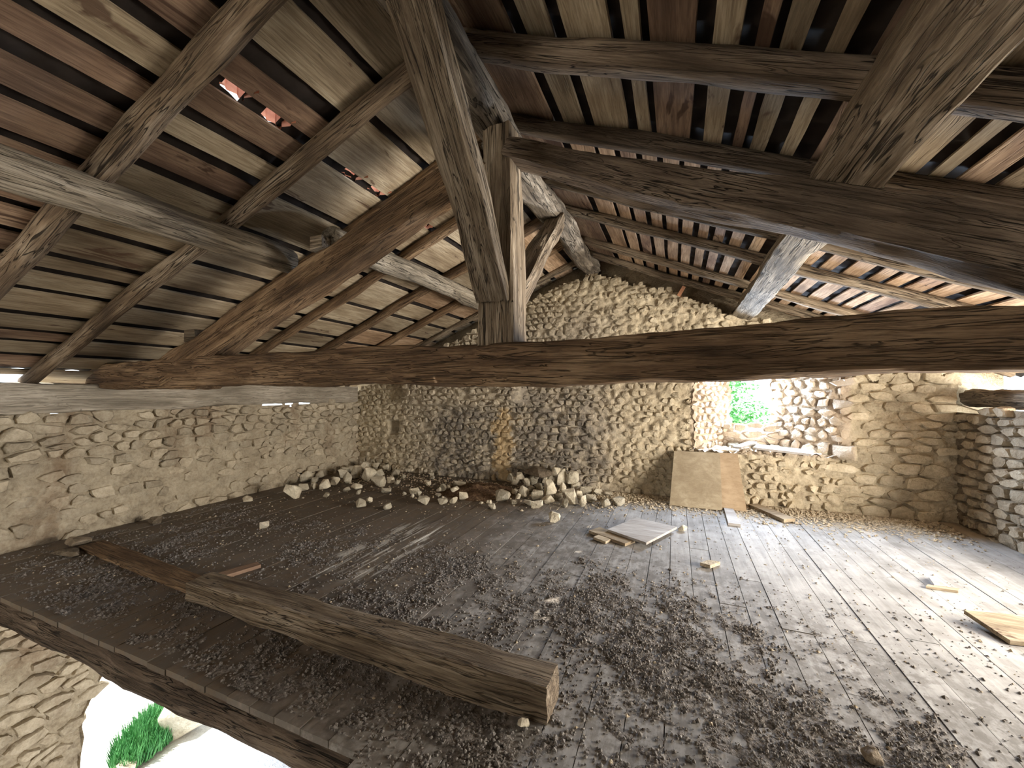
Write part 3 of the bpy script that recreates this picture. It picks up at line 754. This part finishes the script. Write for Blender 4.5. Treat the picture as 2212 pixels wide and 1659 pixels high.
# braces from the foot of the king post to the ridge, one towards the viewer, one away
a = onX(1052, 655, -1.14); a.y = YT - .10; a.z = 2.20
b = onX(884, 0, -1.12)
timber('ridge_brace', a, a + (b - a) * 1.35, .21, .17, M['oak_grey'], truss, 95, 5, .02, .010, 20, .05, bow=(0, .05), cut=(-.5, 0))
timber('ridge_brace', (-1.12, YT + .13, 2.20), (-1.17, 4.15, 3.42), .16, .15, M['oak_grey'], truss, 96, 5, .02, .010, 20, .05, cut=(-.6, 0))

# small wooden cleats spiked to the left principal rafter
for (u, v, dx, lab) in [(672, 530, .07, 'small triangular wooden cleat wedged under the blunt end of the left purlin'), (362, 728, .09, 'small wooden cleat near the foot of the left principal rafter')]:
    d_ = ray(u, v); den = d_.z - RS * d_.x; t_ = (RZ - .30 - EYE - RS * RX) / den; q = Vector((0, 0, EYE)) + d_ * t_
    mb = MB(); mb.prism([(q.x - dx, q.z + .10), (q.x - dx, q.z - .02), (q.x + dx, q.z + .0), (q.x + dx * .9, q.z + .10)], 'y', YT - .02, YT + .10)
    tag(mb.build('wooden_cleat', M['oak_grey']), lab, 'cleat')

# ------------------------------------------------------------------ wall plates
tag(timber('wall_plate', (XL - .10, YF, 1.55), (XL - .10, 6.42, 1.50), .28, .31, M['plate'], None, 97, 6, .03, .012, 22, .07),
    'long pale grey timber wall plate on top of the left wall', 'beam')
tag(timber('wall_plate', (XR + .22, YF, 1.53), (XR + .20, 6.7, 1.50), .20, .19, M['gnarled'], None, 98, 2.5, .04, .02, 18, .07),
    'weathered round log lying on top of the right wall', 'beam')

# ------------------------------------------------------------------ things lying on the floor
tag(timber('fallen_beam', (-3.42, 1.985, .082), (-.575, 1.95, .088), .20, .175, M['oak_grey'], None, 101, 6, .012, .010, 22, .05, taper=(.92, 1.03)),
    'heavy hewn beam lying loose on the floor in the foreground', 'beam')
tag(plank('loose_plank', (-5.55, 2.20, .018), (-3.50, 2.06, .018), .19, .03, M['oak_brown'], None, 7, wave=.01),
    'flat dark plank on the floor between the left wall and the loose beam', 'plank')

def slab(name, corners, th, mat, label, cat, group=None):
    """board with the given four top corners (world) and thickness, solid"""
    c = [Vector(p) for p in corners]; n_ = (c[1] - c[0]).cross(c[3] - c[0]).normalized()
    if n_.z < 0: n_ = -n_
    lo = [p - n_ * th for p in c]
    o = mesh_obj(name, [tuple(p) for p in lo + c], [(3, 2, 1, 0), (4, 5, 6, 7), (0, 1, 5, 4), (1, 2, 6, 5), (2, 3, 7, 6), (3, 0, 4, 7)], mat)
    return tag(o, label, cat, group)
def P(u, v, z): return onZ(u, v, z)
tag(plank('wood_offcut', (-3.62, 2.13, .02), (-3.50, 2.52, .02), .10, .03, M['board_red'], None, 17, wave=.008), 'short reddish lath lying crosswise behind the end of the loose beam', 'offcut')
slab('leaning_panel', [(-.09, 5.98, .005), (.555, 5.96, .005), (.57, 6.40, .70), (-.03, 6.40, .69)], -.018, M['chipboard'], 'wide chipboard panel leaning against the back wall under the window', 'panel')
slab('leaning_panel', [(.545, 6.03, .005), (.845, 6.05, .005), (.79, 6.42, .70), (.56, 6.42, .70)], -.018, M['board_brown'], 'narrow brownish board leaning against the wall beside the chipboard panel', 'board')
slab('floor_board', [(.56, 5.36, .035), (.69, 5.36, .035), (.69, 6.02, .035), (.58, 6.02, .035)], .03, M['grey_board'], 'short grey board sticking out from under the leaning panels', 'board')
slab('floor_board', [(.90, 6.26, .055), (1.19, 5.72, .045), (1.33, 5.82, .045), (1.02, 6.34, .055)], .04, M['board_tan'], 'short plank lying askew at the foot of the back wall', 'plank')
z1 = .062
slab('floor_panel', [P(1312, 1143, z1), P(1396, 1172, z1), P(1462, 1138, z1), P(1375, 1118, z1)], .024, M['grey_board'], 'square pale panel lying on top of planks on the floor', 'panel')
z1 = .034
slab('floor_board', [P(1272, 1146, z1), P(1350, 1174, z1), P(1372, 1166, z1), P(1296, 1138, z1)], .03, M['board_tan'], 'tan plank under the square panel on the floor', 'plank')
slab('floor_board', [P(1282, 1160, .03), P(1308, 1170, .03), P(1320, 1164, .03), P(1294, 1154, .03)], .025, M['board_tan'], 'small board end beside the square panel on the floor', 'plank')
slab('floor_board', [(1.84, 3.78, .075), (1.93, 3.53, .03), (2.45, 3.62, .03), (2.45, 3.90, .075)], .028, M['board_tan'], 'tilted board at the right edge of the floor', 'board')
slab('wood_offcut', [P(2006, 1246, .03), P(2018, 1262, .03), P(2030, 1261, .03), P(2020, 1244, .03)], .028, M['grey_board'], 'small upright wood offcut on the pale floor boards at right', 'offcut')
slab('wood_offcut', [P(2000, 1266, .02), P(2070, 1276, .02), P(2073, 1271, .02), P(2004, 1262, .02)], .018, M['board_tan'], 'thin wooden lath on the pale floor boards at right', 'lath')
slab('wood_offcut', [P(1512, 1215, .035), P(1534, 1221, .035), P(1556, 1213, .035), P(1530, 1209, .035)], .03, M['crumb_pale'], 'flat splinter of pale stone on the floor past the square panel', 'stone')
# boards on the window sill
slab('sill_board', [(1.02, 6.46, .80), (1.63, 6.42, .755), (1.64, 6.58, .79), (1.05, 6.62, .83)], .03, M['grey_board'], 'short pale board lying along the window sill', 'board')
slab('sill_board', [(.74, 6.46, .80), (.84, 6.42, .80), (1.08, 6.72, .85), (.98, 6.76, .85)], .03, M['grey_board'], 'small grey board lying crosswise on the window sill', 'board')
slab('brick', [(.02, 6.42, 3.0), (.10, 6.38, 3.13), (.10, 6.52, 3.16), (.02, 6.54, 3.03)], .05, M['brick'], 'orange brick fragment tilted on top of the gable', 'brick')

# ---- fallen stones: angular hull shapes shared between copies
def hull(seed, n=13):
    R = rnd(seed); bm = bmesh.new()
    for _ in range(n):
        v = Vector((R.gauss(0, 1), R.gauss(0, 1), R.gauss(0, 1))).normalized() * R.uniform(.8, 1.05)
        v = Vector((max(-.78, min(.78, v.x)), max(-.78, min(.78, v.y)), max(-.75, min(.75, v.z))))
        bm.verts.new(v)
    r = bmesh.ops.convex_hull(bm, input=bm.verts)
    bmesh.ops.delete(bm, geom=[g for g in r['geom_interior'] if isinstance(g, bmesh.types.BMVert)], context='VERTS')
    bmesh.ops.bevel(bm, geom=bm.edges[:], offset=.07, segments=1, affect='EDGES', clamp_overlap=True)
    zs = [v.co.z for v in bm.verts]; z0 = min(zs)
    for v in bm.verts: v.co.z -= z0
    me = bpy.data.meshes.new('rubble_stone'); bm.to_mesh(me); bm.free(); me.materials.append(M['rubble']); return me
HULLS = [hull(s) for s in range(200, 216)]
def rock(p, wid, hgt, seed, label, group=None, name='rubble_stone', dep=None):
    R = rnd(seed); me = HULLS[R.randrange(len(HULLS))]
    o = bpy.data.objects.new(name, me); COL.objects.link(o); o.location = p
    zmax = max(v.co.z for v in me.vertices)
    o.scale = (wid / 1.6, (dep or wid * R.uniform(.6, .9)) / 1.6, hgt / zmax)
    o.rotation_euler = (R.uniform(-.15, .15), R.uniform(-.15, .15), YAW + R.uniform(-.5, .5))
    return tag(o, label, 'stone', group)
ORD = 'first second third fourth fifth sixth seventh eighth ninth tenth eleventh twelfth thirteenth fourteenth fifteenth sixteenth'.split()
def placed(objs, what, rows=('front', 'middle', 'back')):
    """name each stone of a heap by its row, counted from the left"""
    objs = sorted(objs, key=lambda o: proj(o.location)[1], reverse=True); n = len(objs); k = len(rows)
    for r in range(k):
        row = sorted(objs[r * n // k:(r + 1) * n // k], key=lambda o: proj(o.location)[0])
        for i, o in enumerate(row):
            o['label'] = f'{"broad" if o.scale.x > 1.2 * o.scale.z else "blocky"} pale stone, {ORD[i]} from left in the {rows[r]} row of {what}'
LH = MH = SH = 'pale stone'; HL = []; HM = []; HS = []
heapL = [(200, 600, 210, 190), (350, 500, 130, 100), (380, 370, 180, 140), (500, 390, 130, 80), (660, 215, 150, 80), (770, 245, 130, 80), (640, 470, 150, 120), (650, 580, 110, 60), (760, 420, 130, 110), (900, 400, 140, 150), (1040, 480, 160, 80), (920, 505, 110, 60), (1060, 330, 190, 170), (1190, 355, 200, 170), (1170, 240, 160, 130), (1350, 310, 150, 100), (1330, 430, 200, 110), (1440, 215, 90, 70), (1080, 540, 80, 60), (1560, 300, 120, 90), (1740, 240, 120, 50), (1300, 200, 120, 80), (560, 330, 120, 90), (860, 320, 130, 110), (960, 240, 130, 80), (480, 470, 120, 90), (1490, 390, 110, 80), (1590, 410, 90, 60), (1440, 520, 120, 60), (1660, 330, 90, 60)]
for k, (x, y, ww, hh) in enumerate(heapL):
    p = onZ(600 + x / 6.144, 980 + y / 6.144)
    if p.y > 6.22: p = onY(600 + x / 6.144, 980 + y / 6.144, 6.22)
    if p.x < XL + .14: p.x = XL + .14
    s = depth_of(p) / F / 6.144
    HL.append(rock(p, ww * s * 1.05, hh * s * 1.05, 300 + k, LH, 'stones fallen by the left corner'))
placed(HL, 'the left corner spill')
scat = [(1820, 530, 160, 80), (1790, 590, 60, 60), (1940, 670, 160, 120), (1870, 560, 90, 70), (1980, 420, 110, 60), (2060, 340, 80, 50), (1680, 555, 60, 50), (2150, 500, 100, 60), (2180, 650, 140, 90), (2130, 560, 80, 40), (2040, 290, 70, 40)]
scat = [(600 + x / 6.144, 980 + y / 6.144, a / 6.144, b / 6.144) for x, y, a, b in scat]
scat += [(940 + x / 5.027, 980 + y / 5.027, a / 5.027, b / 5.027) for x, y, a, b in [(80, 410, 120, 80), (80, 540, 110, 60), (200, 540, 100, 70), (260, 370, 140, 70), (230, 430, 130, 80), (310, 505, 110, 90), (150, 390, 50, 50), (620, 605, 90, 60), (590, 555, 60, 50), (500, 550, 60, 30)]]
for k, (u, v, a, b) in enumerate(scat):
    p = onZ(u, v); s = depth_of(p) / F
    HS.append(rock(p, a * s, b * s, 360 + k, SH, 'stones between the heaps'))
placed(HS, 'the scatter between heaps', ('front', 'back'))
heapM = [(740, 515, 180, 120), (860, 440, 90, 60), (900, 490, 80, 60), (860, 550, 80, 50), (960, 485, 120, 130), (880, 340, 120, 90), (920, 280, 110, 70), (1000, 345, 100, 80), (1070, 340, 80, 110), (1190, 320, 80, 100), (1100, 280, 100, 60), (1130, 410, 90, 90), (1050, 410, 90, 60), (1100, 505, 130, 110), (1240, 445, 170, 150), (1110, 595, 130, 80), (1230, 540, 140, 80), (1380, 435, 80, 120), (1340, 505, 90, 70), (1410, 585, 110, 90), (1480, 555, 150, 160), (1610, 575, 90, 120), (1700, 525, 120, 80), (1640, 440, 150, 80), (1520, 375, 100, 60), (1380, 345, 140, 170), (1500, 320, 150, 130), (1310, 240, 110, 90), (1860, 575, 110, 80), (1990, 555, 150, 80), (1870, 450, 140, 40), (820, 300, 100, 80), (1250, 330, 110, 110), (1760, 450, 110, 70), (1010, 560, 100, 60), (1560, 480, 90, 80), (1320, 330, 90, 80)]
for k, (x, y, ww, hh) in enumerate(heapM):
    u, v = 940 + x / 5.027, 980 + y / 5.027
    p = onZ(u, v)
    if p.y > 6.2: p = onY(u, v, 6.2)
    s = depth_of(p) / F / 5.027
    HM.append(rock(p, ww * s * 1.05, hh * s * 1.05, 400 + k, MH, 'stones heaped below the sooty wall'))
placed(HM, 'the middle heap')
for k, (u, v, a, b, lab) in enumerate([(1199, 1129, 27, 24, 'single pale stone block on the floor in front of the middle heap'), (571, 1142, 18, 15, 'lone pale stone on the dark floor towards the left wall'),
        (777, 1096, 28, 18, 'flat pale stone lying just off the left spill of stones'), (798, 1086, 13, 13, 'small pale stone tucked behind the flat stone off the left spill'), (839, 1100, 23, 13, 'squared pale stone on the floor right of the flat stone'),
        (150, 1199, 60, 12, 'flat brown stone slab at the foot of the left wall'), (170, 1178, 66, 20, 'dark rounded stone against the foot of the left wall'), (335, 1133, 32, 18, 'brownish stone resting at the foot of the left wall'), (1132, 1572, 26, 22, 'small wedge of stone beside the end of the loose beam'),
        (1885, 1648, 40, 30, 'dark lump at the very bottom of the picture'), (1474, 1147, 22, 12, 'small pale stone touching the square panel'), (532, 1084, 26, 12, 'small stone by the left wall short of the spill'), (1165, 1030, 62, 18, 'long dark flat slab at the wall behind the middle stone heap')]):
    p = onZ(u, v); s = depth_of(p) / F
    if p.x < XL + .15: p.x = XL + .15
    if p.y > 6.24: p = onY(u, v, 6.24)
    ro = rock(p, a * s, b * s, 460 + k, lab)
    if 'dark' in lab.replace('dark floor', '') or 'brown' in lab:
        ro.material_slots[0].link = 'OBJECT'; ro.material_slots[0].material = M['rubble_dark']

# ------------------------------------------------------------------ dirt: crust, clods, crumbs (nobody could count them)
bnd = [onZ(u, v) for u, v in [(900, 1150), (1120, 1190), (1300, 1215), (1500, 1255), (1680, 1320), (1880, 1420), (2060, 1510), (2330, 1640)]]
def dirty(x, y):
    """how deep in the dirty zone a floor point lies: >0 dirty"""
    if x <= bnd[0].x: yy = bnd[0].y + .3
    elif x >= bnd[-1].x: yy = bnd[-1].y
    else:
        for a, b in zip(bnd[:-1], bnd[1:]):
            if a.x <= x <= b.x: yy = a.y + (b.y - a.y) * (x - a.x) / (b.x - a.x); break
    return yy - y
def onfloor(x, y): return y > 1.45 or x > EDGE + .04
def dirtmask(x, y):
    d = dirty(x, y)
    k = min(1, max(0, .5 + d * .9))
    k2 = fbm(x * 1.2, y * 1.2, 2.2, 2) * .30 + fbm(x * 4.5, y * 3.4, 7.7, 3) * .34 + fbm(x * 13, y * 11, 1.7, 2) * .26
    m = k * .80 - .62 + k2 * 1.1
    if x < -1.8: m -= .22 * min(1, (-1.8 - x))
    return m
st = .022; xs = np.arange(XL + .03, XR - .2, st); ys = np.arange(.2, YB - .02, st)
H = np.full((len(xs), len(ys)), -.012)
for i, x in enumerate(xs):
    for j, y in enumerate(ys):
        if not onfloor(x, y): continue
        if y < 1.3 and x < -.3: pass
        m = dirtmask(x, y)
        H[i, j] = min(.007, max(-.012, -.005 + m * .025)) + (.007 * n3(x * 14, y * 12, 1) + .005 * n3(x * 24, y * 21, 3) if m > -.15 else 0)
vs = [(x, y, H[i, j]) for i, x in enumerate(xs) for j, y in enumerate(ys)]
fs = []; ny = len(ys)
for i in range(len(xs) - 1):
    for j in range(ny - 1):
        if not onfloor(xs[i], ys[j]): continue
        if max(H[i, j], H[i + 1, j], H[i, j + 1], H[i + 1, j + 1]) < -.003: continue
        a = i * ny + j; fs.append((a, a + ny, a + ny + 1, a + 1))
used = sorted({k for f in fs for k in f}); mp = {k: n_ for n_, k in enumerate(used)}
tag(mesh_obj('dirt_crust', [vs[k] for k in used], [tuple(mp[k] for k in f) for f in fs], M['earth'], smooth=True), 'dark crumbly dirt crust spread over the loft floor boards', 'dirt', kind='stuff')

OCT = np.array([(1, 0, 0), (0, 1, 0), (-1, 0, 0), (0, -1, 0), (0, 0, 1), (0, 0, -.5)], float)
OCF = [(0, 1, 4), (1, 2, 4), (2, 3, 4), (3, 0, 4), (1, 0, 5), (2, 1, 5), (3, 2, 5), (0, 3, 5)]
def crumbs(name, pts, mat, label, cat, seed):
    rg = np.random.default_rng(seed); n = len(pts); pts = np.array(pts)
    v = OCT[None] * pts[:, None, 3:4] * rg.uniform(.55, 1.2, (n, 6, 1)); v[:, :, 2] *= .75
    a = rg.uniform(0, 6.28, n); c, s = np.cos(a)[:, None], np.sin(a)[:, None]
    x = v[:, :, 0] * c - v[:, :, 1] * s; y = v[:, :, 0] * s + v[:, :, 1] * c
    v = np.stack([x, y, v[:, :, 2]], 2) + pts[:, None, :3]
    f = (np.array(OCF)[None] + (np.arange(n) * 6)[:, None, None]).reshape(-1, 3)
    return tag(mesh_obj(name, v.reshape(-1, 3), f.tolist(), mat), label, cat, kind='stuff')
R = rnd(77); pts = []
while len(pts) < 42000:
    x, y = R.uniform(XL + .1, XR - .2), R.uniform(.6, 6.3) if R.random() < .35 else R.uniform(1.2, 3.8)
    if not onfloor(x, y): continue
    m = dirtmask(x, y)
    if R.random() > min(1, max(.05, m * 2.2 + .25)): continue
    s = R.choice((.004, .005, .006, .007, .009, .012)) * R.uniform(.8, 1.3)
    pts.append((x, y, min(.012, max(0, -.004 + m * .03)) + s * .2, s))
crumbs('dirt_clods', pts, M['earth'], 'loose dark clods of dirt scattered over the floor', 'dirt', 1)
pts = []
while len(pts) < 11000:
    q = R.random()
    if q < .62: x = R.uniform(-1.2, XR - .2); y = 6.42 - abs(R.gauss(0, .33))
    elif q < .80: x = R.uniform(-5.6, -.6); y = 6.35 - abs(R.gauss(0, .6))
    else: x = R.uniform(-5.8, XR - .3); y = R.uniform(1.6, 6.2)
    if not onfloor(x, y) or y < 1.5: continue
    s = R.choice((.005, .007, .010, .014, .021)) * R.uniform(.8, 1.3) * (1 if q < .8 else .6)
    pts.append((x, y, s * .25, s))
crumbs('mortar_crumbs', pts, M['crumb_pale'], 'pale mortar crumbs and grit along the foot of the back wall', 'gravel', 2)
# brown earth heap between the stones
c0 = onZ(1035, 1062); vs = []; fs = []; n = 26
for i in range(n + 1):
    for j in range(n + 1):
        a, b = i / n * 2 - 1, j / n * 2 - 1; r = math.hypot(a, b)
        vs.append((c0.x + a * .62, c0.y + b * .55, max(-.01, .12 * max(0, 1 - r) ** .8 * (1 + .5 * n3(a * 4, b * 4, 2)) + .02 * n3(a * 12, b * 12, 5) - .006)))
for i in range(n):
    for j in range(n): a = i * (n + 1) + j; fs.append((a, a + n + 1, a + n + 2, a + 1))
tag(mesh_obj('earth_heap', vs, fs, M['brown_earth'], smooth=True), 'low heap of reddish brown earth between the stone heaps', 'earth')

# ------------------------------------------------------------------ ground floor below and the world outside
mb = MB(); mb.box(XL + .02, XR - .02, YF + .02, YB - .02, ZG - .2, ZG + .01)
tag(mb.build('floor_ground', M['concrete']), 'pale concrete floor of the room below', kind='structure')
mb = MB(); mb.box(-45, -6.7, -40, 45, ZG - .3, ZG - .05); mb.box(3.75, 45, -40, 45, ZG - .3, ZG - .05); mb.box(-6.7, 3.75, 7.15, 45, ZG - .3, ZG - .05); mb.box(-6.7, 3.75, -40, YF - .4, ZG - .3, ZG - .05)
tag(mb.build('ground', M['gravel']), 'sunlit pale gravel yard outside', kind='structure')
# grassy bank beyond the archway
R = rnd(9); gv = []; gf = []; gc = Vector((-7.35, 3.65, ZG - .02))
for k in range(5200):
    a = R.uniform(0, 6.28); r = math.sqrt(R.random()); x = gc.x + math.cos(a) * r * .45; y = gc.y + math.sin(a) * r * .5 - (x - gc.x) * .6
    z = gc.z + .18 * (1 - r); h = R.uniform(.10, .26); w_ = .012; b = R.uniform(0, 6.28); dx, dy = math.cos(b), math.sin(b)
    i = len(gv); gv += [(x - dy * w_, y + dx * w_, z), (x + dy * w_, y - dx * w_, z), (x + dx * h * .4, y + dy * h * .4, z + h)]; gf.append((i, i + 1, i + 2))
tag(mesh_obj('grass_clump', gv, gf, M['grass']), 'bright green grass growing outside the lower archway', 'grass', kind='stuff')
for k, (x, y, w_, h_, lab) in enumerate([(-6.98, 3.95, .75, .62, 'big pale boulder outside the lower archway'), (-6.95, 3.1, .5, .16, 'flat pale rock at the foot of the grass outside the archway')]):
    rock((x, y, ZG - .06), w_, h_, 500 + k, lab, name='boulder')
# tree seen through the back window
tree = tag(empty('tree', (.9, 11.0, ZG - .05)), 'bright green leafy tree outside the back window', 'tree')
timber('trunk', (.9, 11, ZG - .05), (.95, 11.05, 1.0), .22, .22, M['bark'], tree, 110, 2, .05, .02)
R = rnd(12); gv = []; gf = []
cl = [(Vector((.9 + R.uniform(-1.2, .8), 11 + R.uniform(-1.0, 1.0), 1.3 + R.uniform(-1.5, 1.9))), R.uniform(.35, .6)) for _ in range(46)]
for k in range(15000):
    c, r = cl[R.randrange(len(cl))]; d = Vector((R.gauss(0, 1), R.gauss(0, 1), R.gauss(0, 1))).normalized(); p = c + d * r * R.random() ** .4
    a = Vector((R.gauss(0, 1), R.gauss(0, 1), R.gauss(0, .6))).normalized(); b = a.cross(d + Vector((.1, .2, .3))).normalized(); l = R.uniform(.035, .065)
    i = len(gv); gv += [tuple(p - a * l), tuple(p + b * l * .5), tuple(p + a * l), tuple(p - b * l * .5)]; gf.append((i, i + 1, i + 2, i + 3))
tag(mesh_obj('foliage', gv, gf, M['leaf'], tree), kind='stuff')
